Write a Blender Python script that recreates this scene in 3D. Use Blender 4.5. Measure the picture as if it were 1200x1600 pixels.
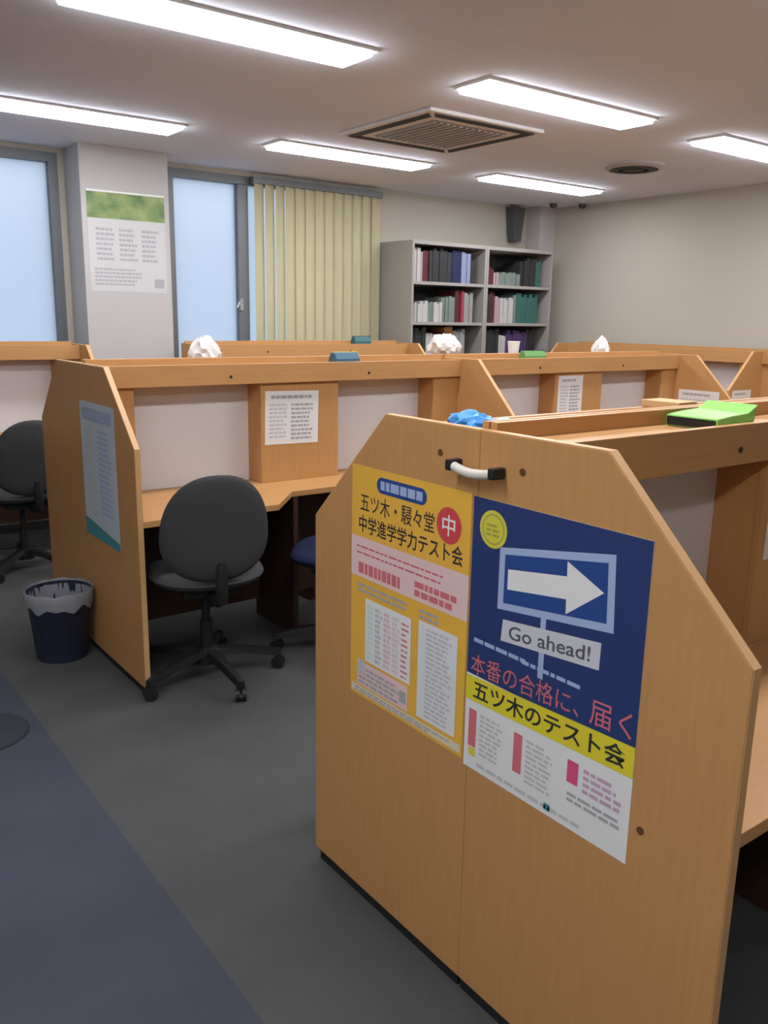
import bpy, bmesh, math, random
from mathutils import Vector, Matrix
random.seed(7)
for o in list(bpy.data.objects): bpy.data.objects.remove(o)
SC = bpy.context.scene
COL = SC.collection
R = math.radians

# ------------------------------------------------------------------ camera
# X runs along the carrel rows and the window wall, Y towards the window wall, Z up
PITCH, YAW, ROLL, FPX, EYE = R(12.86), R(53.06), R(1.03), 1335.0, 1.45
fwd = Vector((math.cos(YAW)*math.cos(PITCH), math.sin(YAW)*math.cos(PITCH), -math.sin(PITCH)))
rt = Vector((math.sin(YAW), -math.cos(YAW), 0))
up = rt.cross(fwd)
rt2 = rt*math.cos(ROLL) + up*math.sin(ROLL)
up2 = -rt*math.sin(ROLL) + up*math.cos(ROLL)
cd = bpy.data.cameras.new('camera')
cam = bpy.data.objects.new('camera', cd); COL.objects.link(cam)
cd.sensor_fit = 'VERTICAL'; cd.sensor_height = 36.0; cd.lens = 36.0*FPX/1600.0
cd.clip_start = 0.02
m = Matrix.Identity(4)
for i in range(3):
    m[i][0] = rt2[i]; m[i][1] = up2[i]; m[i][2] = -fwd[i]
m[2][3] = EYE
cam.matrix_world = m
SC.camera = cam

# ------------------------------------------------------------------ world, exposure
w = bpy.data.worlds.new('overcast_sky'); SC.world = w; w.use_nodes = True
bg = w.node_tree.nodes['Background']
bg.inputs['Color'].default_value = (0.80, 0.88, 1.0, 1); bg.inputs['Strength'].default_value = 0.92
SC.view_settings.view_transform = 'Standard'; SC.view_settings.look = 'None'
SC.view_settings.gamma = 1.0; SC.view_settings.use_curve_mapping = False
SC.view_settings.exposure = 0.0
LAMP = 27.0            # radiance of the ceiling light diffusers

# ------------------------------------------------------------------ materials
def mat(name, col, rough=0.55, col2=None, scale=8.0, stretch=(1, 1, 1), bump=0.0, bscale=None, spec=0.4, metal=0.0, detail=3.0):
    M = bpy.data.materials.new(name); M.use_nodes = True
    nt = M.node_tree; b = nt.nodes['Principled BSDF']
    b.inputs['Base Color'].default_value = (*col, 1); b.inputs['Roughness'].default_value = rough
    b.inputs['Specular IOR Level'].default_value = spec; b.inputs['Metallic'].default_value = metal
    if col2 or bump:
        tc = nt.nodes.new('ShaderNodeTexCoord'); mp = nt.nodes.new('ShaderNodeMapping')
        mp.inputs['Scale'].default_value = stretch
        nt.links.new(tc.outputs['Object'], mp.inputs['Vector'])
        nz = nt.nodes.new('ShaderNodeTexNoise'); nz.inputs['Scale'].default_value = scale; nz.inputs['Detail'].default_value = detail
        nt.links.new(mp.outputs['Vector'], nz.inputs['Vector'])
        if col2:
            mx = nt.nodes.new('ShaderNodeMix'); mx.data_type = 'RGBA'
            mx.inputs['A'].default_value = (*col, 1); mx.inputs['B'].default_value = (*col2, 1)
            rp = nt.nodes.new('ShaderNodeMapRange'); rp.inputs['From Min'].default_value = 0.3; rp.inputs['From Max'].default_value = 0.7
            nt.links.new(nz.outputs['Fac'], rp.inputs['Value']); nt.links.new(rp.outputs['Result'], mx.inputs['Factor'])
            nt.links.new(mx.outputs['Result'], b.inputs['Base Color'])
        if bump:
            nb = nt.nodes.new('ShaderNodeTexNoise'); nb.inputs['Scale'].default_value = bscale or scale; nb.inputs['Detail'].default_value = 2
            nt.links.new(mp.outputs['Vector'], nb.inputs['Vector'])
            bp = nt.nodes.new('ShaderNodeBump'); bp.inputs['Strength'].default_value = bump; bp.inputs['Distance'].default_value = 0.004
            nt.links.new(nb.outputs['Fac'], bp.inputs['Height']); nt.links.new(bp.outputs['Normal'], b.inputs['Normal'])
    return M
def emit(name, col, s):
    M = bpy.data.materials.new(name); M.use_nodes = True
    nt = M.node_tree; nt.nodes.clear()
    o = nt.nodes.new('ShaderNodeOutputMaterial'); e = nt.nodes.new('ShaderNodeEmission')
    e.inputs['Color'].default_value = (*col, 1); e.inputs['Strength'].default_value = s
    nt.links.new(e.outputs[0], o.inputs[0]); return M
def frosted(name, col):
    M = bpy.data.materials.new(name); M.use_nodes = True
    nt = M.node_tree; nt.nodes.clear()
    o = nt.nodes.new('ShaderNodeOutputMaterial'); t = nt.nodes.new('ShaderNodeBsdfTranslucent'); d = nt.nodes.new('ShaderNodeBsdfGlossy')
    t.inputs['Color'].default_value = (*col, 1); d.inputs['Roughness'].default_value = 0.35
    mx = nt.nodes.new('ShaderNodeMixShader'); mx.inputs[0].default_value = 0.06
    nt.links.new(t.outputs[0], mx.inputs[1]); nt.links.new(d.outputs[0], mx.inputs[2]); nt.links.new(mx.outputs[0], o.inputs[0])
    return M
def translucent_cloth(name, col, f=0.4):
    M = bpy.data.materials.new(name); M.use_nodes = True
    nt = M.node_tree; nt.nodes.clear()
    o = nt.nodes.new('ShaderNodeOutputMaterial'); t = nt.nodes.new('ShaderNodeBsdfTranslucent'); d = nt.nodes.new('ShaderNodeBsdfDiffuse')
    t.inputs['Color'].default_value = (*col, 1); d.inputs['Color'].default_value = (*col, 1)
    mx = nt.nodes.new('ShaderNodeMixShader'); mx.inputs[0].default_value = f
    nt.links.new(d.outputs[0], mx.inputs[1]); nt.links.new(t.outputs[0], mx.inputs[2]); nt.links.new(mx.outputs[0], o.inputs[0])
    return M
WOOD = mat('beech_laminate', (0.50, 0.262, 0.098), 0.42, (0.46, 0.236, 0.086), 6, (14, 14, 1.2), spec=0.35)
WOODH = mat('beech_laminate_lengthwise', (0.50, 0.262, 0.098), 0.42, (0.46, 0.236, 0.086), 6, (1.2, 14, 14), spec=0.35)
DWOOD = mat('darker_brown_panel', (0.055, 0.026, 0.016), 0.5, (0.045, 0.021, 0.013), 6, (1.2, 14, 14))  # darker brown than the beech, only for the panels below the desktop
EDGE = mat('beech_edge_band', (0.58, 0.33, 0.14), 0.45)
WBOARD = mat('white_board_laminate', (0.66, 0.64, 0.64), 0.4)
BLACKP = mat('black_plastic', (0.012, 0.012, 0.013), 0.5)
DARKF = mat('dark_plinth', (0.01, 0.01, 0.011), 0.7)
FABRIC = mat('charcoal_fabric', (0.055, 0.055, 0.056), 0.9, (0.045, 0.045, 0.046), 160, bump=0.25, bscale=400, spec=0.15)
NAVYF = mat('navy_fabric', (0.012, 0.016, 0.05), 0.9, (0.010, 0.013, 0.04), 160, spec=0.15)
CARPET = mat('grey_carpet', (0.086, 0.086, 0.085), 0.95, (0.070, 0.070, 0.069), 3, bump=0.6, bscale=260, spec=0.1, detail=8)
BCARPET = mat('blue_grey_carpet', (0.060, 0.066, 0.084), 0.95, (0.051, 0.056, 0.071), 3, bump=0.6, bscale=260, spec=0.1, detail=8)
WALL = mat('cream_wallpaper', (0.455, 0.42, 0.355), 0.8, bump=0.08, bscale=120, spec=0.2)
PILLAR = mat('pale_wallpaper', (0.47, 0.445, 0.43), 0.8, bump=0.08, bscale=120, spec=0.2)
CEIL = mat('ceiling_board', (0.76, 0.79, 0.88), 0.9, (0.73, 0.76, 0.85), 40, bump=0.15, bscale=90, spec=0.1)
ALU = mat('grey_aluminium', (0.16, 0.17, 0.18), 0.45, metal=0.3)
GLASS = frosted('frosted_glass', (0.86, 0.93, 1.0))
BLIND = translucent_cloth('cream_blind_cloth', (0.72, 0.67, 0.46), 0.4)
STEEL = mat('grey_painted_steel', (0.31, 0.29, 0.265), 0.45, metal=0.0)
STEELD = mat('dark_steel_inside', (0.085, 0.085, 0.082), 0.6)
WHITEP = mat('white_paper', (0.72, 0.71, 0.69), 0.7)
WHITEPL = mat('white_plastic', (0.75, 0.74, 0.72), 0.4)
GREYPRINT = mat('grey_print', (0.36, 0.36, 0.37), 0.7)
LGREY = mat('pale_grey_print', (0.5, 0.5, 0.5), 0.7)
BLACKPR = mat('black_print', (0.03, 0.03, 0.028), 0.6)
NAVY = mat('navy_print', (0.022, 0.042, 0.14), 0.4)
ROYAL = mat('royal_blue_print', (0.022, 0.065, 0.24), 0.4)
PBLUE = mat('pale_blue_print', (0.34, 0.42, 0.62), 0.5)
LEMON = mat('lemon_print', (0.62, 0.56, 0.06), 0.5)
BANDY = mat('bright_yellow_print', (0.68, 0.58, 0.03), 0.5)
OCHRE = mat('amber_print', (0.75, 0.42, 0.055), 0.5)
RED = mat('red_print', (0.58, 0.06, 0.07), 0.5)
CORAL = mat('coral_print', (0.60, 0.15, 0.17), 0.5)
PINK = mat('pale_pink_print', (0.72, 0.52, 0.50), 0.6)
TEAL = mat('teal_print', (0.06, 0.27, 0.30), 0.5)
ICE = mat('ice_blue_paper', (0.48, 0.55, 0.60), 0.6)
GREENPIC = mat('foliage_photo_print', (0.07, 0.16, 0.05), 0.5, (0.30, 0.36, 0.14), 9)
GREENPL = mat('lime_plastic', (0.26, 0.62, 0.12), 0.4)
BLUEPL = mat('sky_blue_plastic', (0.07, 0.30, 0.70), 0.35)
DBLUE = mat('slate_blue_plastic', (0.04, 0.11, 0.17), 0.45)
BINP = mat('navy_bin_plastic', (0.018, 0.022, 0.045), 0.45)
LINER = translucent_cloth('bin_liner_film', (0.40, 0.41, 0.44), 0.4)
TAN = mat('tan_card', (0.56, 0.36, 0.17), 0.7)
DARKDISC = mat('dark_blue_rubber', (0.020, 0.024, 0.032), 0.8)
ACW = mat('ac_panel_plastic', (0.74, 0.71, 0.69), 0.6)
ACD = mat('ac_slot_dark', (0.05, 0.048, 0.047), 0.7)
ACG = mat('ac_grille_grey', (0.42, 0.40, 0.39), 0.6)
METAL = mat('brushed_steel', (0.45, 0.44, 0.43), 0.35, metal=0.8)
IVORY = mat('ivory_plastic', (0.66, 0.62, 0.54), 0.35)
LIGHT = emit('light_diffuser', (0.95, 0.97, 1.03), LAMP)

# ------------------------------------------------------------------ mesh helpers
class MB:
    def __init__(s): s.v = []; s.f = []
    def add(s, vs, fs):
        n = len(s.v); s.v += [tuple(p) for p in vs]; s.f += [tuple(i+n for i in f) for f in fs]; return s
    def box(s, x0, x1, y0, y1, z0, z1):
        x0, x1 = sorted((x0, x1)); y0, y1 = sorted((y0, y1)); z0, z1 = sorted((z0, z1))
        v = [(x, y, z) for z in (z0, z1) for y in (y0, y1) for x in (x0, x1)]
        return s.add(v, [(0, 2, 3, 1), (4, 5, 7, 6), (0, 1, 5, 4), (2, 6, 7, 3), (0, 4, 6, 2), (1, 3, 7, 5)])
    def prism(s, pts, a, b, axis):      # polygon pts (2-D) extruded along axis from a to b; 'x': pts=(y,z), 'z': pts=(x,y), 'y': pts=(x,z)
        n = len(pts)
        mk = {'x': lambda p, t: (t, p[0], p[1]), 'z': lambda p, t: (p[0], p[1], t), 'y': lambda p, t: (p[0], t, p[1])}[axis]
        vs = [mk(p, a) for p in pts]+[mk(p, b) for p in pts]
        fs = [tuple(range(n))[::-1], tuple(range(n, 2*n))]+[(i, (i+1) % n, n+(i+1) % n, n+i) for i in range(n)]
        return s.add(vs, fs)
    def lathe(s, prof, n=24, c=(0, 0), caps=True):
        vs = []; fs = []; k = len(prof)
        for i in range(n):
            a = 2*math.pi*i/n
            for r, z in prof: vs.append((c[0]+r*math.cos(a), c[1]+r*math.sin(a), z))
        for i in range(n):
            j = (i+1) % n
            for q in range(k-1): fs.append((i*k+q, j*k+q, j*k+q+1, i*k+q+1))
        if caps:
            fs.append(tuple(i*k for i in range(n))[::-1]); fs.append(tuple(i*k+k-1 for i in range(n)))
        return s.add(vs, fs)
    def tube(s, path, r, n=10):
        path = [Vector(p) for p in path]; vs = []; fs = []
        for i, p in enumerate(path):
            d = (path[min(i+1, len(path)-1)]-path[max(i-1, 0)]).normalized()
            a = d.orthogonal().normalized() if i == 0 else (pa - d*pa.dot(d)).normalized()
            pa = a; b = d.cross(a); rr = r[i] if isinstance(r, (list, tuple)) else r
            for k in range(n):
                t = 2*math.pi*k/n; vs.append(p+a*rr*math.cos(t)+b*rr*math.sin(t))
        for i in range(len(path)-1):
            for k in range(n): fs.append((i*n+k, i*n+(k+1) % n, (i+1)*n+(k+1) % n, (i+1)*n+k))
        fs.append(tuple(range(n))[::-1]); fs.append(tuple(range((len(path)-1)*n, len(path)*n)))
        return s.add(vs, fs)
    def rect(s, x0, y0, x1, y1, z): return s.add([(x0, y0, z), (x1, y0, z), (x1, y1, z), (x0, y1, z)], [(0, 1, 2, 3)])
    def disc(s, cx, cy, r, z, n=32, r2=None):
        return s.add([(cx+r*math.cos(2*math.pi*i/n), cy+(r2 or r)*math.sin(2*math.pi*i/n), z) for i in range(n)], [tuple(range(n))])
    def build(s, name, material, parent=None, bevel=0.0, smooth=False, seg=2):
        me = bpy.data.meshes.new(name); me.from_pydata(s.v, [], s.f); me.update()
        bm = bmesh.new(); bm.from_mesh(me)
        bmesh.ops.recalc_face_normals(bm, faces=bm.faces) if s.closed() else None
        if bevel:
            bmesh.ops.bevel(bm, geom=[e for e in bm.edges if e.calc_face_angle(0) > 0.5], offset=bevel, segments=seg, affect='EDGES', profile=0.6)
        bm.to_mesh(me); bm.free()
        if smooth:
            for p in me.polygons: p.use_smooth = True
            if hasattr(me, 'set_sharp_from_angle'): me.set_sharp_from_angle(angle=R(40))
        me.materials.append(material)
        o = bpy.data.objects.new(name, me); COL.objects.link(o)
        if parent: o.parent = parent
        return o
    def closed(s): return len(s.f) > 2
def empty(name, loc=(0, 0, 0), rz=0.0, label=None, cat=None, group=None, kind=None):
    o = bpy.data.objects.new(name, None); COL.objects.link(o); o.empty_display_size = 0.1
    o.location = loc; o.rotation_euler = (0, 0, rz)
    tag(o, label, cat, group, kind); return o
def tag(o, label=None, cat=None, group=None, kind=None):
    for k, v in (('label', label), ('category', cat), ('group', group), ('kind', kind)):
        if v: o[k] = v
    return o
def frame_empty(name, origin, u, n, **kw):       # local x = u, local y = up, local z = out of the surface
    o = empty(name, **kw); u = Vector(u); n = Vector(n); v = n.cross(u)
    mm = Matrix.Identity(4)
    for i in range(3): mm[i][0] = u[i]; mm[i][1] = v[i]; mm[i][2] = n[i]; mm[i][3] = origin[i]
    o.matrix_world = mm; return o
def flat(name, pts, z, material, parent):
    return MB().add([(x, y, z) for x, y in pts], [tuple(range(len(pts)))]).build(name, material, parent)
def frect(name, x0, y0, x1, y1, z, material, parent): return flat(name, [(x0, y0), (x1, y0), (x1, y1), (x0, y1)], z, material, parent)
def writing(name, body, x0, y0, x1, y1, z, material, parent, bold=0.0, slope=0.0):
    c = bpy.data.curves.new('writing', 'FONT'); c.body = body; c.size = 1.0; c.resolution_u = 3; c.offset = bold
    t = bpy.data.objects.new('writing', c); COL.objects.link(t)
    bpy.context.view_layer.update()
    me = bpy.data.meshes.new_from_object(t.evaluated_get(bpy.context.evaluated_depsgraph_get()))
    bpy.data.objects.remove(t); bpy.data.curves.remove(c)
    xs = [v.co.x for v in me.vertices]; ys = [v.co.y for v in me.vertices]
    ax, bx, ay, by = min(xs), max(xs), min(ys), max(ys)
    for v in me.vertices:
        fx = (v.co.x-ax)/(bx-ax)
        v.co = (x0+fx*(x1-x0), y0+(v.co.y-ay)/(by-ay)*(y1-y0)+slope*fx, z)
    me.name = name; me.materials.clear(); me.materials.append(material)
    o = bpy.data.objects.new(name, me); COL.objects.link(o); o.parent = parent; return o
def small_print(name, x0, y0, x1, y1, rows, z, material, parent, fill=0.55, seed=1, vertical=False):
    rnd = random.Random(seed); b = MB()
    if vertical:
        dw = (x1-x0)/rows
        for i in range(rows):
            x = x0+i*dw; y = y1
            while y > y0+0.004:
                l = min(rnd.uniform(.010, .03), y-y0); b.rect(x, y-l, x+dw*fill, y, z); y -= l+.004
    else:
        dh = (y1-y0)/rows
        for i in range(rows):
            y = y0+i*dh; x = x0; end = x1-rnd.uniform(0, .25)*(x1-x0)
            while x < end-.003:
                l = min(rnd.uniform(.010, .032), end-x); b.rect(x, y, x+l, y+dh*fill, z); x += l+.004
    return b.build(name, material, parent)

# ------------------------------------------------------------------ room
XL, XR, YF, YB, ZC = -2.4, 6.5, -2.6, 6.15, 2.5
fl = MB().box(XL, XR, YF, YB, -0.05, 0).build('floor', CARPET); tag(fl, 'dark grey carpet floor under the study carrels', 'floor', kind='structure')
bc = MB().box(XL, 0.72, YF, YB, 0.0, 0.002).build('blue_carpet', BCARPET, fl); bc['label'] = 'blue-grey carpet strip of the walkway'
ce = MB().box(XL, XR, YF, YB, ZC, ZC+0.05).build('ceiling', CEIL); tag(ce, 'flat pale grey ceiling with recessed strip lights', 'ceiling', kind='structure')
tag(MB().box(XR, XR+.1, YF, YB, 0, ZC).build('wall_right', WALL), 'plain cream wall behind the carrels beside the bookcases', 'wall', kind='structure')
tag(MB().box(XL-.1, XL, YF, YB, 0, ZC).build('wall_left', WALL), 'cream wall closing the room beside the walkway', 'wall', kind='structure')
tag(MB().box(XL, XR, YF-.1, YF, 0, ZC).build('wall_front', WALL), 'cream wall closing the room opposite the windows', 'wall', kind='structure')
W1, W2, WZ0, WZ1 = (0.05, 1.86), (2.62, 4.47), 0.95, 2.47
bk = MB()
for a, b_ in ((XL, W1[0]), (W1[1], W2[0]), (W2[1], XR)): bk.box(a, b_, YB, YB+.14, 0, ZC)
for a, b_ in (W1, W2): bk.box(a, b_, YB, YB+.14, 0, WZ0); bk.box(a, b_, YB, YB+.14, WZ1, ZC)
tag(bk.build('wall_back', WALL), 'cream wall with two frosted windows', 'wall', kind='structure')
tag(MB().box(1.90, 2.50, 5.84, YB, 0, ZC).build('wall_pillar', PILLAR, bevel=.004), 'pale square pillar between the windows carrying a calendar', 'pillar', kind='structure')
tag(MB().box(6.29, XR, 5.97, YB, 0, ZC).build('wall_corner_post', PILLAR, bevel=.004), 'white boxed-in corner post beside the bookcases', 'pillar', kind='structure')

def window(n, x0, x1, mull, label, handle=None):
    t = empty('window_%d' % n, ((x0+x1)/2, YB, WZ0), label=label, cat='window', kind='structure')
    ox = (x0+x1)/2
    f = MB()
    for a, b_ in ((x0, x0+.05), (x1-.06, x1)): f.box(a-ox, b_-ox, .0, .1, 0, WZ1-WZ0)
    f.box(x0+.05-ox, x1-.06-ox, .0, .1, WZ1-WZ0-.06, WZ1-WZ0); f.box(x0+.05-ox, x1-.06-ox, .0, .1, 0, .06)
    f.build('window_frame', ALU, t)
    xs = [x0+.05]+[q for q in mull]+[x1-.06]
    for q in mull:
        MB().box(q-.045-ox, q+.045-ox, .005, .085, .06, WZ1-WZ0-.06).build('mullion', ALU, t, bevel=.004)
    for a, b_ in zip(xs[:-1], xs[1:]):
        MB().box(a+.0-ox, b_-ox, .055, .061, .06, WZ1-WZ0-.06).build('pane', GLASS, t)
    if handle:
        h = MB().box(handle-.012-ox, handle+.012-ox, -.012, .005, .53, .62)
        h.tube([(handle-ox, -.012, .60), (handle-ox-.03, -.03, .59), (handle-ox-.05, -.03, .55)], .009)
        h.build('latch', METAL, t)
window(1, *W1, [0.95], 'frosted window with dark frame beside the pillar, no blind')
window(2, *W2, [3.23], 'frosted two-pane window half covered by cream vertical blinds', 3.20)
# vertical blind
vb = empty('vertical_blind', (3.9, 6.1, 2.42), label='cream vertical slat blind hanging over the right half of the frosted window', cat='blind')
MB().box(-.62, .60, -.025, .03, 0, .045).build('headrail', ALU, vb)
for i in range(13):
    x = -.56+i*.0925; a = R(20 if i < 3 else 11)
    dx, dy = .053*math.cos(a), .053*math.sin(a)
    pts = [(x-dx, -dy), (x, .006), (x+dx, dy), (x+dx, dy+.0012), (x, .0072), (x-dx, -dy+.0012)]
    MB().prism(pts, -1.38, 0, 'z').build('slat', BLIND, vb)

# ------------------------------------------------------------------ ceiling fixtures
def ceiling_light(x, y, label):
    t = empty('ceiling_light', (x, y, ZC), label=label, cat='ceiling light', group='recessed strip lights')
    h = MB(); L_, W_ = .612, .122
    h.box(-L_, L_, -W_, -W_+.012, -.012, 0); h.box(-L_, L_, W_-.012, W_, -.012, 0)
    h.box(-L_, -L_+.012, -W_+.012, W_-.012, -.012, 0); h.box(L_-.012, L_, -W_+.012, W_-.012, -.012, 0)
    h.build('rim', WHITEPL, t)
    MB().prism([(-.6, -.002), (-.585, -.03), (.585, -.03), (.6, -.002)], -.105, .105, 'y').build('diffuser', LIGHT, t)
spots = {(1, 1): 'white ceiling strip light over the walkway end of the pale blue poster carrel',
         (2, 1): 'white strip light on the ceiling right in front of the air conditioner',
         (3, 1): 'white ceiling strip light in front of the round air diffuser',
         (1, 2): 'white strip light on the ceiling by the window without a blind',
         (2, 2): 'white strip light on the ceiling between the air conditioner and the blind',
         (3, 2): 'white strip light on the ceiling in front of the bookcases'}
for j in range(-1, 3):
    for i in range(-1, 4):
        if (i < 1 and j > 0) or (i in (1, 2) and j < 0): continue
        ceiling_light(-.22+1.83*i, 1.32+1.84*j, spots.get((i, j), 'unseen white strip light added on the ceiling away from the windows'))  # spots outside the list are unseen lights, added to brighten the carrel panels
# air conditioner cassette
t = empty('air_conditioner', (3.40, 4.05, ZC), label='square four-way ceiling air conditioner with dark outlet slots', cat='air conditioner')
MB().box(-.42, .42, -.42, .42, -.022, 0).build('panel', ACW, t, bevel=.01)
for k in range(4):
    a = k*math.pi/2; s = MB()
    pts = [(-.37, -.39), (.37, -.39), (.32, -.335), (-.32, -.335)]
    ca, sa = math.cos(a), math.sin(a)
    s.prism([(x*ca-y*sa, x*sa+y*ca) for x, y in pts], -.026, -.0215, 'z').build('outlet_slot', ACD, t)
g = MB()
MB().box(-.27, .27, -.27, .27, -.025, -.0215).build('intake_plate', ACG, t)
for i in range(12):
    x = -.253+i*.046; MB().box(x-.012, x+.012, -.26, .26, -.032, -.0245).build('grille_bar', ACG, t)
t = empty('air_diffuser', (5.13, 4.02, ZC), label='round ceiling air diffuser with dark concentric rings', cat='vent')
MB().lathe([(.205, 0), (.205, -.012), (.175, -.03), (.165, -.03), (.165, -.004)], 40).build('outer_ring', ACG, t, smooth=True)
MB().lathe([(.15, -.004), (.14, -.034), (.105, -.034), (.10, -.004)], 40).build('ring', ACD, t, smooth=True)
MB().lathe([(.08, -.004), (.07, -.036), (.0, -.038)], 40, caps=False).build('centre_cone', ACD, t, smooth=True)
for x, y, lb in ((6.12, 5.66, 'small dark round ceiling detector in front of the bookcases'), (6.33, 5.50, 'small dark round ceiling detector by the plain cream wall')):
    t = empty('ceiling_detector', (x, y, ZC), label=lb, cat='detector')
    MB().lathe([(.05, 0), (.05, -.012), (.036, -.02)], 24).build('base', ACG, t, smooth=True)
    MB().lathe([(.034, -.02), (.034, -.045), (.02, -.055)], 24).build('cap', ACD, t, smooth=True)
# dark tapered box on the wall above the bookcases
t = empty('wall_speaker', (6.07, YB, 2.17), label='dark grey tapered box fixed high on the wall above the bookcases', cat='speaker')
MB().prism([(-.045, 0), (.045, 0), (.085, .31), (-.085, .31)], -.11, -.02, 'y').build('housing', mat('slate_plastic', (.07, .075, .08), .6), t, bevel=.006)
MB().box(-.04, .04, -.02, 0, .08, .22).build('bracket', ALU, t)

# ------------------------------------------------------------------ study carrels (two seats, one sided)
CW, CDp, TT = 1.942, 0.5875, 0.023
HTOP, HCH, CH, HD = 1.243, 0.963, 0.285, 0.69
def carrel(x0, y0, rz, left, right, label):
    t = empty('study_carrel', (x0, y0, 0), rz, label, 'study carrel', 'beech study carrels')
    prof = [(0, .028), (0, HCH), (CH, HTOP), (CDp, HTOP), (CDp, .028)]
    for flag, xa in ((left, 0.0), (right, CW-TT)):
        if flag:
            o = MB().prism(prof, xa, xa+TT, 'x').build('side_panel', WOOD, t, bevel=.002)
            MB().box(xa+.004, xa+TT-.004, .02, CDp-.004, 0, .027).build('plinth', DARKF, o)
            e = MB()      # lighter edge banding on the front, slope and top
            e.prism([(-.0012, .03), (-.0012, HCH+.0004), (CH-.0006, HTOP+.0012), (CDp-.002, HTOP+.0012), (CDp-.002, HTOP+.0002), (CH, HTOP+.0002), (-.0002, HCH), (-.0002, .03)], xa+.0015, xa+TT-.0015, 'x')
            e.build('edge_band', EDGE, o)
    xa, xb = (TT if left else 0.0), (CW-TT if right else CW)
    MB().box(xa, xb, CDp-.02, CDp-.002, .10, 1.258).build('back_panel', WOODH, t, bevel=.001)
    c = CW/2
    MB().box(xa, xb, .428, CDp-.02, 1.205, 1.224).build('top_shelf', WOODH, t)
    MB().box(xa, xb, .408, .428, 1.150, 1.238).build('fascia', WOODH, t, bevel=.0015)
    MB().prism([(xa, .0), (.60, .0), (.78, .20), (CW-.78, .20), (CW-.60, .0), (xb, .0), (xb, CDp-.02), (xa, CDp-.02)], HD-.025, HD, 'z').build('desktop', WOODH, t, bevel=.002)
    for p, q in ((.17, c-.214), (c+.206, CW-.17)):
        MB().box(p, q, CDp-.034, CDp-.0205, HD+.001, 1.204).build('white_board', WBOARD, t)
    for p, q, nm in ((xa, .17, 'side_post'), (c-.214, c+.206, 'centre_post'), (CW-.17, xb, 'side_post')):
        o = MB().box(p, q, .43, .445, HD+.0005, 1.2045).build(nm, WOOD, t, bevel=.001)
        for xs in ([p, q-.015] if nm == 'centre_post' else [q-.015] if p < .1 else [p]):
            MB().box(xs, xs+.015, .4455, CDp-.0205, HD+.0005, 1.2045).build('post_cheek', WOOD, o)
    for xs in (c-.18,):
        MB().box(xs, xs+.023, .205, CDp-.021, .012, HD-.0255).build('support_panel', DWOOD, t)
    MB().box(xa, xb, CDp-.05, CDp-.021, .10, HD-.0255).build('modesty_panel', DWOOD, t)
    fa = [o for o in t.children if o.name.startswith('fascia')][0]
    for xs in (.60, CW-.60):
        b = MB(); v = [(xs+.007*math.cos(k*math.pi/6), .4065, 1.183+.007*math.sin(k*math.pi/6)) for k in range(12)]
        b.add(v+[(p[0], .4085, p[2]) for p in v], [tuple(range(12)), tuple(range(12, 24))]+[(k, (k+1) % 12, 12+(k+1) % 12, 12+k) for k in range(12)])
        b.build('screw_cap', BLACKP, fa)
    return t
X1, Y1, Y2, Y3 = 1.118, 0.597, 3.005, 5.245
PI = math.pi
row1a = carrel(X1, Y1, 0, 1, 0, 'beech study carrel whose end panel carries the arrow poster')
carrel(X1+CW, Y1, 0, 1, 1, 'beech study carrel adjoining the arrow-poster carrel at its far end')
row1b = carrel(X1+CW, Y1+2*CDp+.001, PI, 1, 1, 'beech study carrel whose end panel carries the amber poster')
carrel(X1+2*CW, Y1+2*CDp+.001, PI, 1, 0, 'beech study carrel adjoining the amber-poster carrel at its far end')
row2a = carrel(X1, Y2, 0, 1, 0, 'beech study carrel with a charcoal chair and the pale blue poster')
row2b = carrel(X1+CW, Y2, 0, 1, 1, 'beech study carrel next to the one with the charcoal chair, by the plain cream wall')
carrel(X1+CW, Y2+2*CDp+.001, PI, 1, 1, 'beech study carrel back to back with the charcoal-chair carrel, facing the windows')
carrel(X1+2*CW, Y2+2*CDp+.001, PI, 1, 0, 'beech study carrel facing the windows in front of the bookcases')
carrel(1.80-CW, Y3, 0, 1, 1, 'beech study carrel under the window without a blind, beside the pillar')
carrel(2.55, Y3, 0, 1, 1, 'beech study carrel between the pillar and the bookcases, under the blind')
carrel(5.85, 5.53, -PI/2, 1, 0, 'beech study carrel along the plain cream wall, beside the bookcases')
carrel(5.85, 5.53-CW, -PI/2, 1, 1, 'beech study carrel along the plain cream wall, away from the bookcases')

# fittings of the poster panel belong to the carrel halves they are screwed to
def px_local(root, obj):      # parent obj (built in world coordinates) to root keeping its place
    obj.parent = root; obj.matrix_parent_inverse = (Matrix.Translation(root.location) @ Matrix.Rotation(root.rotation_euler.z, 4, 'Z')).inverted()
hz = 1.166
b = MB().tube([(X1-.028+.006*abs(k-6)/6, 1.240-.010*k, hz+.004-.007*math.sin(PI*k/12)) for k in range(13)], [.0085]+[.0095]*11+[.0085], 12)
h = b.build('handle', IVORY, None, smooth=True); px_local(row1b, h)
for y in (1.240, 1.120):
    b = MB().box(X1-.034, X1-.001, y-.008, y+.008, hz-.006, hz+.016)
    o = b.build('handle_bracket', BLACKP, None, bevel=.004); px_local(row1b, o)
def cap(root, y, z):
    b = MB(); n = 12; v = [(X1-.002, y+.007*math.cos(k*2*PI/n), z+.007*math.sin(k*2*PI/n)) for k in range(n)]
    b.add(v+[(X1, p[1], p[2]) for p in v], [tuple(range(n)), tuple(range(n, 2*n))]+[(k, (k+1) % n, n+(k+1) % n, n+k) for k in range(n)])
    px_local(root, b.build('screw_cap', mat('brown_cap', (.12, .05, .02), .5) if 'brown_cap' not in bpy.data.materials else bpy.data.materials['brown_cap'], None))
cap(row1b, 1.30, 1.185); cap(row1a, 1.07, 1.18); cap(row1a, .757, .62)

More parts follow.
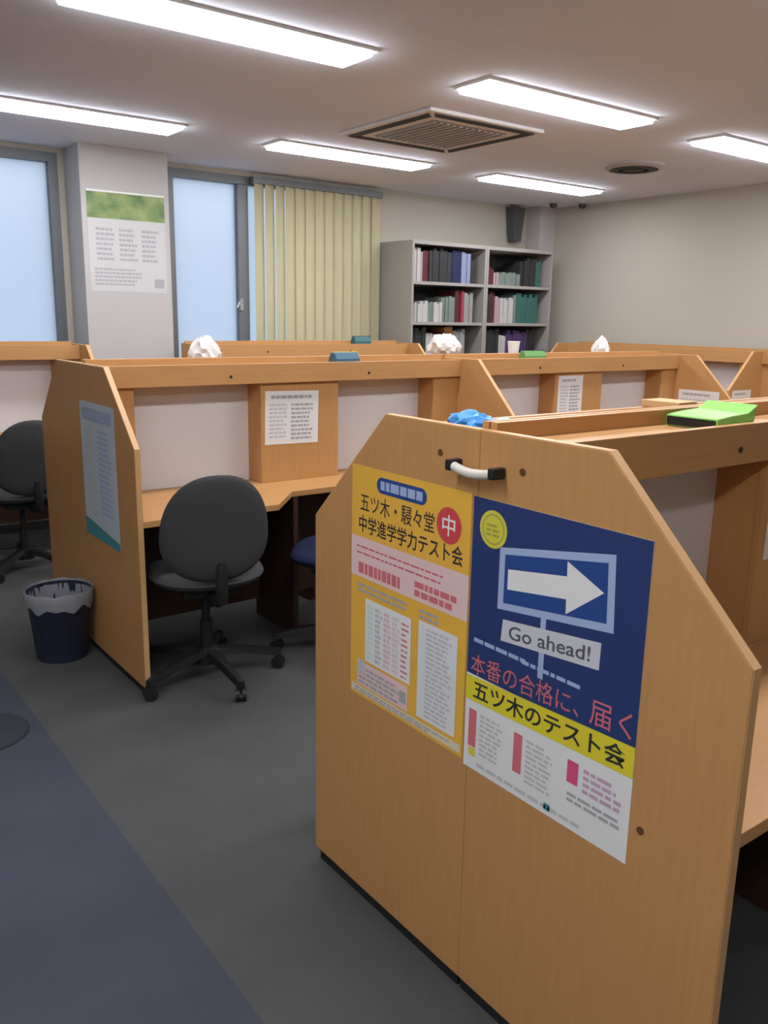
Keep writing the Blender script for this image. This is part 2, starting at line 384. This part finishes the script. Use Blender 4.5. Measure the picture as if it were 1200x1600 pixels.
# ------------------------------------------------------------------ posters and papers
def sheet(name, origin, u, n, w_, h_, material, label, cat, rot=0.0):
    t = frame_empty(name, origin, u, n, label=label, cat=cat)
    if rot: t.matrix_world = t.matrix_world @ Matrix.Rotation(rot, 4, 'Z')
    MB().box(0, w_, 0, h_, .0004, .0012).build('sheet', material, t)
    return t
U, N = (0, -1, 0), (-1, 0, 0)
# blue arrow poster: 0.415 x 0.575
PW, PH = .414, .572
p = sheet('poster', (X1, 1.194, .543), U, N, PW, PH, WHITEP, 'dark blue poster with a white arrow sign, on the carrel end panel', 'poster')
z = .0016
frect('blue_field', 0, .207, PW, PH, z, NAVY, p)
flat('badge', [(.057+.037*math.cos(k*PI/20), PH-.056+.037*math.sin(k*PI/20)) for k in range(40)], z+.0004, LEMON, p)
b = MB(); n = 40
for rr, r2 in ((.030, .027),):
    v = [(.057+q*math.cos(k*2*PI/n), PH-.056+q*math.sin(k*2*PI/n), z+.0007) for q in (rr, r2) for k in range(n)]
    b.add(v, [(k, (k+1) % n, n+(k+1) % n, n+k) for k in range(n)])
b.build('badge_ring', mat('olive_print', (.38, .34, .06), .5), p)
small_print('badge_lettering', .039, PH-.070, .078, PH-.042, 3, z+.0007, bpy.data.materials['olive_print'], p, seed=4)
SGN = [(.078, .364), (.352, .399), (.345, .534), (.078, .486)]
def in_sign(a, c):        # bilinear point inside the tilted sign
    l = Vector(SGN[0]).lerp(Vector(SGN[3]), c); r_ = Vector(SGN[1]).lerp(Vector(SGN[2]), c); q = l.lerp(r_, a); return (q.x, q.y)
flat('sign_border', SGN, z+.0004, PBLUE, p)
flat('sign_field', [in_sign(.055, .11), in_sign(.945, .11), in_sign(.945, .89), in_sign(.055, .89)], z+.0007, ROYAL, p)
flat('arrow', [in_sign(*q) for q in ((.09, .34), (.62, .34), (.62, .13), (.92, .5), (.62, .87), (.62, .66), (.09, .66))], z+.001, WHITEP, p)
flat('sign_pole', [(.190, .262), (.203, .262), (.203, .382), (.190, .380)], z+.0003, PBLUE, p)
flat('sign_plate', [(.091, .303), (.328, .325), (.329, .375), (.095, .347)], z+.0006, mat('plate_print', (.55, .56, .60), .5), p)
writing('sign_wording', 'Go ahead!', .112, .312, .308, .340, z+.001, mat('dim_print', (.10, .10, .11), .5), p, bold=.012, slope=.022)
small_print('small_wording', .018, .278, .185, .290, 1, z+.0009, PBLUE, p, fill=.7, seed=5)
small_print('small_wording', .15, .276, .31, .287, 1, z+.0012, PBLUE, p, fill=.7, seed=9)
writing('slogan_wording', '本番の合格に、', .012, .209, .292, .252, z+.0009, CORAL, p, slope=.013)
writing('slogan_wording', '届く', .316, .223, .405, .270, z+.0009, CORAL, p, slope=.004)
flat('yellow_band', [(0, .150), (PW, .161), (PW, .218), (0, .202)], z+.0005, BANDY, p)
writing('band_wording', '五ツ木のテスト会', .022, .157, .398, .198, z+.0009, BLACKPR, p, bold=.018, slope=.013)
for k, (xa, ma) in enumerate(((.012, CORAL), (.140, CORAL))):
    frect('red_tab', xa, .050, xa+.022, .132, z+.0005, ma, p)
    small_print('small_wording', xa+.032, .040, xa+.100, .134, 9, z+.0005, LGREY, p, seed=20+k)
frect('yellow_mark', .014, .030, .034, .047, z+.0005, LEMON, p)
frect('red_tab', .275, .092, .300, .136, z+.0005, mat('crimson_print', (.62, .08, .20), .5), p)
small_print('small_wording', .312, .086, .398, .138, 4, z+.0005, mat('mauve_print', (.50, .33, .44), .6), p, seed=31)
small_print('small_wording', .278, .055, .398, .078, 2, z+.0005, GREYPRINT, p, seed=32)
small_print('small_wording', .04, .012, .36, .026, 1, z+.0005, LGREY, p, seed=33)
frect('stamp', .225, .010, .240, .024, z+.0005, TEAL, p)

# amber poster
p = sheet('poster', (X1, 1.610, .552), U, N, .410, .566, OCHRE, 'amber yellow poster with tables and a pink band, beside the arrow poster', 'poster')
QH = .566
b = MB()
b.prism([(.115+.018*math.cos(PI/2+k*PI/8), QH-.034+.018*math.sin(PI/2+k*PI/8)) for k in range(9)]+[(.255+.018*math.cos(-PI/2+k*PI/8), QH-.034+.018*math.sin(-PI/2+k*PI/8)) for k in range(9)], z, z+.0003, 'z')
b.build('title_pill', ROYAL, p)
small_print('title_wording', .112, QH-.044, .275, QH-.024, 1, z+.0008, PBLUE, p, fill=1.0, seed=41)
writing('headline', '五ツ木・駸々堂', .035, QH-.105, .300, QH-.062, z+.0004, BLACKPR, p, bold=.004)
writing('headline', '中学進学学力テスト会', .030, QH-.156, .392, QH-.114, z+.0004, BLACKPR, p, bold=.012)
flat('red_circle', [(.345+.038*math.cos(k*PI/20), QH-.078+.038*math.sin(k*PI/20)) for k in range(40)], z+.0004, RED, p)
writing('circle_character', '中', .325, QH-.100, .365, QH-.056, z+.0008, WHITEP, p, bold=.01)
frect('pink_band', 0, QH-.265, .410, QH-.168, z, PINK, p)
small_print('red_wording', .022, QH-.208, .36, QH-.178, 2, z+.0005, CORAL, p, seed=44, fill=.3)
small_print('red_wording', .03, QH-.255, .20, QH-.222, 1, z+.0005, CORAL, p, fill=.8, seed=45)
small_print('red_wording', .24, QH-.255, .400, QH-.216, 2, z+.0005, CORAL, p, fill=.7, seed=46)
small_print('small_wording', .028, QH-.300, .23, QH-.274, 2, z+.0005, GREYPRINT, p, seed=47)
small_print('small_wording', .26, QH-.300, .34, QH-.274, 2, z+.0005, GREYPRINT, p, seed=48)
frect('table_field', .060, QH-.468, .232, QH-.312, z+.0004, WHITEP, p)
cols = [mat('mint_print', (.55, .66, .62), .6), WHITEP, mat('rose_print', (.66, .46, .52), .6), mat('rose_print_b', (.68, .55, .56), .6), CORAL]
for k in range(5):
    small_print('table_column', .066+.033*k, QH-.460, .094+.033*k, QH-.322, 11, z+.0008, cols[k] if k != 1 else LGREY, p, seed=50+k, fill=.7 if k != 4 else .35)
frect('notice_field', .030, QH-.535, .225, QH-.475, z+.0004, PINK, p)
small_print('small_wording', .036, QH-.530, .21, QH-.482, 4, z+.0008, GREYPRINT, p, seed=60)
frect('notice_mark', .032, QH-.505, .060, QH-.470, z+.0009, LGREY, p); frect('notice_mark', .196, QH-.520, .220, QH-.492, z+.0009, GREYPRINT, p)
frect('list_field', .258, QH-.530, .385, QH-.305, z+.0004, mat('cool_white_paper', (.68, .69, .70), .6), p)
small_print('small_wording', .285, QH-.522, .370, QH-.312, 20, z+.0008, LGREY, p, seed=61)
frect('footer_field', .006, .008, .404, .027, z+.0004, mat('cream_print', (.66, .58, .42), .6), p)
small_print('small_wording', .02, .011, .38, .025, 2, z+.0008, GREYPRINT, p, seed=62)

# pale blue poster on the second row's end panel
p = sheet('poster', (X1, 3.600, .530), U, N, .400, .565, ICE, 'pale blue poster with teal bottom edge above the waste bin', 'poster')
flat('teal_corner', [(0, 0), (.400, 0), (.400, .032), (0, .075)], z, TEAL, p)
frect('heading_band', .03, .490, .37, .540, z, mat('powder_blue_print', (.30, .40, .50), .6), p)
small_print('heading_wording', .05, .500, .35, .530, 1, z+.0004, PBLUE, p, fill=.8, seed=70)
small_print('small_wording', .05, .30, .17, .47, 10, z, LGREY, p, seed=71); small_print('small_wording', .20, .12, .35, .47, 16, z, PBLUE, p, seed=72)
small_print('small_wording', .05, .10, .17, .28, 9, z, LGREY, p, seed=73)

def notice(x, y, z0, w_, h_, label, rot, seed):
    q = sheet('notice', (x, y, z0), (1, 0, 0), (0, -1, 0), w_, h_, WHITEP, label, 'notice', rot)
    small_print('small_wording', .02, .03, w_*.42, h_-.05, 9, z, LGREY, q, seed=seed)
    small_print('small_wording', w_*.48, .02, w_-.02, h_-.05, 9, z, GREYPRINT, q, seed=seed+1)
    small_print('heading_wording', .03, h_-.035, w_-.03, h_-.018, 1, z, GREYPRINT, q, fill=.9, seed=seed+2)
PY = .43
notice(1.893, Y2+PY, .868, .285, .245, 'white printed notice on the centre post behind the charcoal chair', R(-1.2), 80)
notice(3.845, Y2+PY, .885, .215, .245, 'white printed notice on the centre post of the carrel by the plain wall', 0, 84)
notice(1.905, Y1+PY, .90, .26, .25, 'white printed notice on the centre post of the arrow-poster carrel', 0, 88)

def side_notice(origin, u, n, w_, h_, label, seed):
    q = sheet('notice', origin, u, n, w_, h_, WHITEP, label, 'notice')
    small_print('small_wording', .02, .02, w_-.02, h_-.05, 8, z, LGREY, q, seed=seed)
    small_print('heading_wording', .03, h_-.035, w_-.03, h_-.018, 1, z, GREYPRINT, q, fill=.9, seed=seed+1)
side_notice((X1+2*CW-TT, 3.395, .81), U, N, .297, .21, 'white landscape notice on the inner end panel of the carrel by the plain wall', 100)
side_notice((5.895, 5.53-CW-TT, .70), (1, 0, 0), (0, -1, 0), .25, .26, 'white notice on the divider of the carrels along the plain cream wall', 104)

# wall calendar on the pillar
p = sheet('wall_calendar', (1.935, 5.84, 1.585), (1, 0, 0), (0, -1, 0), .53, .64, mat('calendar_paper', (.53, .52, .51), .7), 'large wall calendar with a green foliage picture, hung on the pillar', 'calendar')
frect('picture', 0, .465, .53, .64, z, GREENPIC, p)
for k in range(3):
    small_print('month_grid', .05+.155*k, .20, .175+.155*k, .42, 7, z, GREYPRINT, p, seed=90+k)
small_print('small_wording', .03, .04, .36, .16, 5, z, GREYPRINT, p, seed=95)
frect('stamp', .44, .03, .51, .09, z, GREYPRINT, p)
MB().box(0, .53, .628, .64, .0013, .006).build('binding_strip', WHITEPL, p)

# ------------------------------------------------------------------ bookcases and books
BX, BY, BW, BD, BH = 4.53, 5.70, .835, .44, 2.07
def bookcase(x, label):
    t = empty('bookcase', (x, BY, 0), 0, label, 'bookcase', 'grey steel bookcases')
    for xs in (0, BW-.022): MB().box(xs, xs+.022, 0, BD, 0, BH).build('side', STEEL, t, bevel=.002)
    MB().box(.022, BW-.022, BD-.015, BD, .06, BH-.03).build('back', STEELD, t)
    MB().box(.022, BW-.022, 0, BD, BH-.03, BH).build('top', STEEL, t); MB().box(.022, BW-.022, .01, BD-.015, 0, .06).build('kick_plate', STEEL, t)
    for zz in SH: MB().box(.022, BW-.022, .008, BD-.015, zz-.025, zz).build('shelf', STEEL, t)
SH = [.085, .42, .755, 1.09, 1.415, 1.745]
bookcase(BX, 'grey steel bookcase nearer the blind, full of books and files')
bookcase(BX+BW+.003, 'grey steel bookcase in the room corner, full of books and files')
BCOL = {'white': (.62, .60, .58), 'pale grey': (.36, .36, .35), 'dark grey': (.035, .035, .037), 'navy': (.015, .02, .09), 'pale blue': (.30, .33, .52), 'maroon': (.12, .02, .025), 'red': (.42, .05, .09), 'teal': (.05, .17, .15), 'purple': (.09, .05, .17), 'orange': (.48, .19, .05), 'sage': (.22, .28, .24), 'pink': (.5, .36, .40)}
BM = {k: mat('book_'+k.replace(' ', '_'), tuple(q*.7 for q in v), .6) for k, v in BCOL.items()}
ORD = 'first second third fourth fifth sixth seventh eighth ninth tenth eleventh twelfth'.split()
def books(case, shelf, seq):
    sx = BX+case*(BW+.003)+.03; zz = SH[shelf]
    sn = {5: 'top shelf', 4: 'second shelf', 3: 'third shelf'}[shelf]
    cn = ('bookcase nearer the blind', 'bookcase in the room corner')[case]
    x = 0; cnt = {}
    for c, th, hh in seq:
        if c == '-': x += th; continue
        cnt[c] = cnt.get(c, 0)+1
        d = random.uniform(.19, .235); fr = .05+random.uniform(0, .02)
        t = empty('book', (sx+x, BY+fr, zz), 0, '%s %s book from the blind side, %s, grey %s' % (ORD[cnt[c]-1], c, sn, cn), 'book', 'books on the %s, %s' % (sn, cn))
        cb = MB().box(0, .003, 0, d, 0, hh).box(th-.004, th-.001, 0, d, 0, hh).box(.003, th-.004, 0, .003, 0, hh)
        cb.build('cover', BM[c], t)
        MB().box(.003, th-.004, .004, d-.006, .004, hh-.005).build('pages', WHITEP, t)
        x += th+.001
        if x > BW-.09: break
def run(c, n, t0, t1, h0, h1): return [(c, random.uniform(t0, t1), random.uniform(h0, h1)) for _ in range(n)]
books(0, 5, [('red', .03, .10)]+run('white', 2, .03, .04, .27, .28)+run('pink', 1, .03, .03, .24, .24)+run('maroon', 2, .03, .04, .24, .26)+run('dark grey', 6, .035, .05, .25, .28)+run('navy', 2, .05, .055, .27, .28)+run('pale blue', 3, .03, .045, .24, .27)+run('dark grey', 2, .03, .04, .2, .22))
books(0, 4, run('pale grey', 2, .02, .03, .13, .15)+run('white', 5, .025, .035, .14, .18)+run('sage', 2, .03, .04, .14, .17)+run('white', 3, .025, .035, .14, .17)+run('sage', 4, .03, .04, .2, .24)+run('maroon', 2, .035, .04, .26, .28)+run('red', 1, .03, .03, .26, .27)+run('pale grey', 3, .03, .04, .24, .26))
books(0, 3, run('dark grey', 5, .03, .045, .24, .28)+run('white', 3, .03, .04, .2, .24)+run('maroon', 3, .03, .04, .22, .25)+run('orange', 2, .04, .045, .28, .29)+run('pale grey', 4, .03, .04, .24, .27))
books(1, 5, run('maroon', 3, .03, .04, .13, .16)+run('pink', 2, .03, .03, .10, .12)+run('sage', 6, .04, .05, .09, .12)+run('dark grey', 5, .035, .05, .22, .26)+run('teal', 2, .03, .03, .2, .24))
books(1, 4, run('dark grey', 2, .03, .04, .22, .25)+run('maroon', 2, .03, .04, .25, .27)+run('pink', 2, .03, .04, .2, .24)+run('white', 5, .025, .035, .2, .26)+run('sage', 1, .03, .03, .24, .26)+run('teal', 8, .03, .045, .22, .27))
books(1, 3, run('dark grey', 5, .03, .045, .24, .27)+run('white', 3, .025, .03, .2, .22)+run('purple', 8, .03, .045, .22, .27)+run('dark grey', 3, .03, .045, .24, .27))
# ------------------------------------------------------------------ chairs
def pad(w0, w1, hh, th, curve, n=40, rings=7, ex=2.7):
    """rounded, cupped cushion: width w0 low / w1 high, height hh, thickness th, in the x-z plane, front towards +y"""
    vs = []; fs = []
    def outline(k, s):
        a = 2*PI*k/n; c, q = math.cos(a), math.sin(a)
        x = math.copysign(abs(c)**(2/ex), c); zz = math.copysign(abs(q)**(2/ex), q)
        wd = (w0+(w1-w0)*(zz+1)/2)/2
        return x*wd*s, zz*hh/2*s
    for side in (0, 1):
        for r in range(rings):
            s = math.sin((r+1)/rings*PI/2)
            bulge = math.sqrt(max(0, 1-(s**6)))*th/2
            for k in range(n):
                x, zz = outline(k, s)
                yb = curve*(x*x)/(w0*w0/4)+.10*curve*(zz/hh*2)
                vs.append((x, yb+(bulge if side else -bulge), zz))
    for side in (0, 1):
        o = side*rings*n
        for r in range(rings-1):
            for k in range(n):
                f = (o+r*n+k, o+r*n+(k+1) % n, o+(r+1)*n+(k+1) % n, o+(r+1)*n+k); fs.append(f if side == 0 else f[::-1])
        fs.append(tuple(o+k for k in range(n)))
    e0, e1 = (rings-1)*n, (2*rings-1)*n
    for k in range(n): fs.append((e0+k, e0+(k+1) % n, e1+(k+1) % n, e1+k))
    return vs, fs
def chair(x, y, rz, label, seatm=FABRIC, backm=FABRIC, base_rot=0.3):
    t = empty('task_chair', (x, y, 0), rz, label, 'chair', 'swivel task chairs')
    v, f = pad(.46, .36, .42, .05, .05, ex=2.35)
    tilt = Matrix.Translation((0, -.235, .672)) @ Matrix.Rotation(R(8), 4, 'X')
    MB().add([tilt @ Vector(p) for p in v], f).build('backrest', backm, t, smooth=True)
    v, f = pad(.46, .45, .44, .07, -.012)
    st = Matrix.Translation((0, .01, .445)) @ Matrix.Rotation(R(-90), 4, 'X')
    MB().add([st @ Vector(p) for p in v], f).build('seat', seatm, t, smooth=True)
    MB().box(-.11, .11, -.13, .13, .375, .413).build('seat_plate', BLACKP, t, bevel=.01)
    MB().tube([(0, -.10, .392), (0, -.22, .385), (0, -.275, .41), (0, -.283, .46), (0, -.280, .55)], [.02, .022, .024, .024, .016], 10).build('back_bar', BLACKP, t, smooth=True)
    MB().lathe([(.026, .085), (.026, .24), (.017, .24), (.017, .376)], 18).build('gas_column', BLACKP, t, smooth=True)
    MB().tube([(.10, .02, .385), (.20, .03, .385), (.23, .03, .375)], .008, 8).build('lever', BLACKP, t, smooth=True)
    MB().lathe([(.0, .062), (.05, .062), (.05, .115), (.03, .13), (0, .13)], 20, caps=False).build('hub', BLACKP, t, smooth=True)
    for k in range(5):
        a = base_rot+k*2*PI/5; c, s = math.cos(a), math.sin(a)
        lg = MB()
        pr = [(.03, .122, .026), (.15, .115, .022), (.27, .090, .016), (.305, .082, .014)]
        vs = []
        for r_, zt, hw in pr:
            for sx, zz in ((-hw, zt-.028), (hw, zt-.028), (hw*.7, zt), (-hw*.7, zt)): vs.append((r_*c-sx*s, r_*s+sx*c, zz))
        fs = [(0, 1, 2, 3), (12, 15, 14, 13)]+[(i*4+q, (i+1)*4+q, (i+1)*4+(q+1) % 4, i*4+(q+1) % 4) for i in range(3) for q in range(4)]
        l = lg.add(vs, fs).build('leg', BLACKP, t)
        w_ = MB(); cx, cy = .295*c, .295*s; ax = Vector((math.cos(a+1.1), math.sin(a+1.1), 0)); pv = Vector((-ax.y, ax.x, 0))
        for off in (-.013, .013):
            ring = []
            for sd in (-.008, .008):
                for q in range(14):
                    th = 2*PI*q/14; ring.append(Vector((cx, cy, .026))+ax*(off+sd)+pv*.026*math.cos(th)+Vector((0, 0, .026*math.sin(th))))
            w_.add(ring, [tuple(range(14)), tuple(range(14, 28))]+[(q, (q+1) % 14, 14+(q+1) % 14, 14+q) for q in range(14)])
        w_.tube([(cx, cy, .03), (cx, cy, .066)], .007, 8)
        w_.build('castor', BLACKP, l)
    return t
chair(1.40, 3.05, R(-12), 'charcoal swivel chair turned slightly, at the carrel with the pale blue poster', base_rot=R(210))
chair(2.02, 2.97, R(50), 'swivel chair with navy seat tucked under the carrel desk beside the charcoal chair', NAVYF, FABRIC, R(-45))
chair(1.20, 5.02, R(5), 'charcoal swivel chair at the carrel under the window without a blind', base_rot=.1)

# ------------------------------------------------------------------ waste bin
t = empty('waste_bin', (.982, 3.60, 0.0), 0, 'navy plastic waste bin with a pale liner beside the carrel end panel', 'bin')
MB().lathe([(0, 0), (.105, 0), (.108, .01), (.132, .29), (.135, .295), (.131, .295), (.104, .012), (0, .012)], 36, caps=False).build('bucket', BINP, t, smooth=True)
b = MB(); n = 48; vs = []; rows = [(.120, .20), (.1285, .28), (.136, .304), (.1405, .296), (.139, .262), (.1365, .235)]
for r_, zz in rows:
    for k in range(n):
        a = 2*PI*k/n; wv = .5*math.sin(7*a+zz*40)+.5*math.sin(11*a+1.3)
        dz = (.016*wv if zz < .27 and r_ > .13 else .004*wv)
        vs.append(((r_+.002*abs(wv))*math.cos(a), (r_+.002*abs(wv))*math.sin(a), zz+dz))
b.add(vs, [(i*n+k, i*n+(k+1) % n, (i+1)*n+(k+1) % n, (i+1)*n+k) for i in range(len(rows)-1) for k in range(n)])
b.build('liner', LINER, t, smooth=True)
o = MB().lathe([(0, .0), (.15, .0), (.155, .004), (.15, .010), (.05, .014), (0, .014)], 40, caps=False).build('floor_disc', DARKDISC, None, smooth=True)
o.location = (.53, 3.02, .002); tag(o, 'dark round disc lying at the edge of the blue-grey carpet strip', 'disc')

# ------------------------------------------------------------------ things on top of the carrels
ST = 1.2245
def crumple(name, x, y, z0, sx, sy, sz, material, label, cat, seed, sharp=.0):
    bm = bmesh.new(); bmesh.ops.create_icosphere(bm, subdivisions=3, radius=1)
    rnd = random.Random(seed); dirs = [Vector((rnd.uniform(-1, 1), rnd.uniform(-1, 1), rnd.uniform(-.2, 1))).normalized() for _ in range(16)]
    for v in bm.verts:
        p = v.co.copy(); k = .82+.30*max(p.dot(d) for d in dirs)**6-.30*abs(math.sin(6*p.x+seed)*math.sin(5*p.y+3*p.z))+rnd.uniform(-.05, .05)
        zz = max(p.z*k, -.6)+.6
        tp = 1-sharp*min(1, zz/1.7)
        v.co = (p.x*k*sx*tp, p.y*k*sy*tp, zz/1.75*sz)
    me = bpy.data.meshes.new(name); bm.to_mesh(me); bm.free()
    me.materials.append(material)
    ob = bpy.data.objects.new(name, me); COL.objects.link(ob); ob.location = (x, y, z0); tag(ob, label, cat); return ob
Yr2 = Y2+CDp
crumple('paper_bundle', 1.73, Yr2+.10, ST, .105, .07, .145, WHITEP, 'crumpled white paper bundle on the carrel top in front of the frosted window', 'paper', 3, .55)
crumple('plastic_bag', 3.17, Yr2+.09, 1.2445, .115, .075, .145, WHITEPL, 'white crumpled plastic bag on the carrel top in front of the bookcase nearer the blind', 'bag', 5, .25)
crumple('paper_bundle', 4.52, Yr2+.10, ST, .085, .06, .145, WHITEP, 'small crumpled white paper on the carrel top in front of the plain cream wall', 'paper', 8, .55)
t = empty('paper_cup', (3.70, Yr2+.08, ST), 0, 'small white paper cup on the carrel top in front of the corner bookcase', 'cup')
MB().lathe([(0, 0), (.026, 0), (.036, .095), (.033, .095), (.024, .006), (0, .006)], 24, caps=False).build('body', WHITEP, t, smooth=True)
MB().lathe([(.035, .092), (.038, .094), (.038, .098), (.034, .097)], 24, caps=False).build('rolled_rim', WHITEPL, t, smooth=True)
def pouch(x, y, z0, rz, l, d, h, material, zipm, label, cat, name='pencil_case'):
    t = empty(name, (x, y, z0), rz, label, cat)
    MB().prism([(-d/2, 0), (d/2, 0), (d/2*.95, h*.45), (d*.22, h), (-d*.22, h), (-d/2*.95, h*.45)], -l/2, l/2, 'x').build('body', material, t, bevel=.006, seg=3)
    MB().box(-l*.47, l*.47, -.006, .006, h-.0005, h+.003).build('zip', zipm, t)
    MB().tube([(l*.40, 0, h+.003), (l*.47, -.012, h+.002), (l*.5+.006, -.014, h*.8)], .003, 6).build('zip_pull', zipm, t)
    return t
pouch(2.37, Y2+.49, ST, .1, .15, .065, .055, DBLUE, LEMON, 'slate blue pencil case on the shelf of the carrel with the charcoal chair', 'pencil case')
pouch(3.68, Y2+.49, ST, -.1, .16, .065, .05, mat('moss_plastic', (.10, .26, .07), .5), BLACKP, 'moss green pencil case on the shelf of the carrel by the plain wall', 'pencil case')
pouch(4.05, Y3+.49, ST, 0, .16, .07, .07, mat('deep_teal_plastic', (.03, .12, .13), .5), BLACKP, 'dark teal pencil case on the carrel top beside the bookcases', 'pencil case')
# lime tray with a black pen case in front of it on the arrow-poster carrel
YS = Y1+.428
t = empty('plastic_case', (1.727, Y1+.494, ST), 0, 'lime green plastic case with a dark open end on the arrow-poster carrel shelf', 'case')
MB().prism([(-.072, 0), (.068, 0), (.080, .050), (.045, .033), (-.02, .030), (-.072, .025)], -.064, .064, 'y').build('body', GREENPL, t, bevel=.003)
MB().prism([(-.0745, .003), (-.071, .003), (-.071, .022), (-.0745, .022)], -.060, .060, 'y').build('opening', BLACKP, t)
MB().box(-.05, .055, -.066, -.0635, .006, .012).build('seam', mat('deep_green', (.08, .25, .05), .5), t)
# sky blue packet behind the poster panel
crumple('plastic_packet', 1.190, Y1+CDp+.105, ST, .048, .066, .048, BLUEPL, 'sky blue plastic packet on the shelf behind the amber poster panel', 'packet', 11, .1)
crumple('tissue_pack', 1.200, Y1+CDp+.030, ST, .046, .030, .040, mat('pale_sky_film', (.42, .62, .78), .4), 'pale blue tissue pack beside the sky blue packet', 'tissue pack', 14, .1)
# papers on the far shelf of the first row
t = empty('card_box', (1.825, Y1+CDp+.085, ST), R(2), 'small tan card box on the carrel shelf behind the lime green case', 'box')
MB().box(-.036, .036, -.05, .05, 0, .030).build('body', TAN, t, bevel=.002)
MB().box(-.039, .039, -.053, .053, .022, .038).build('lid', TAN, t, bevel=.002)
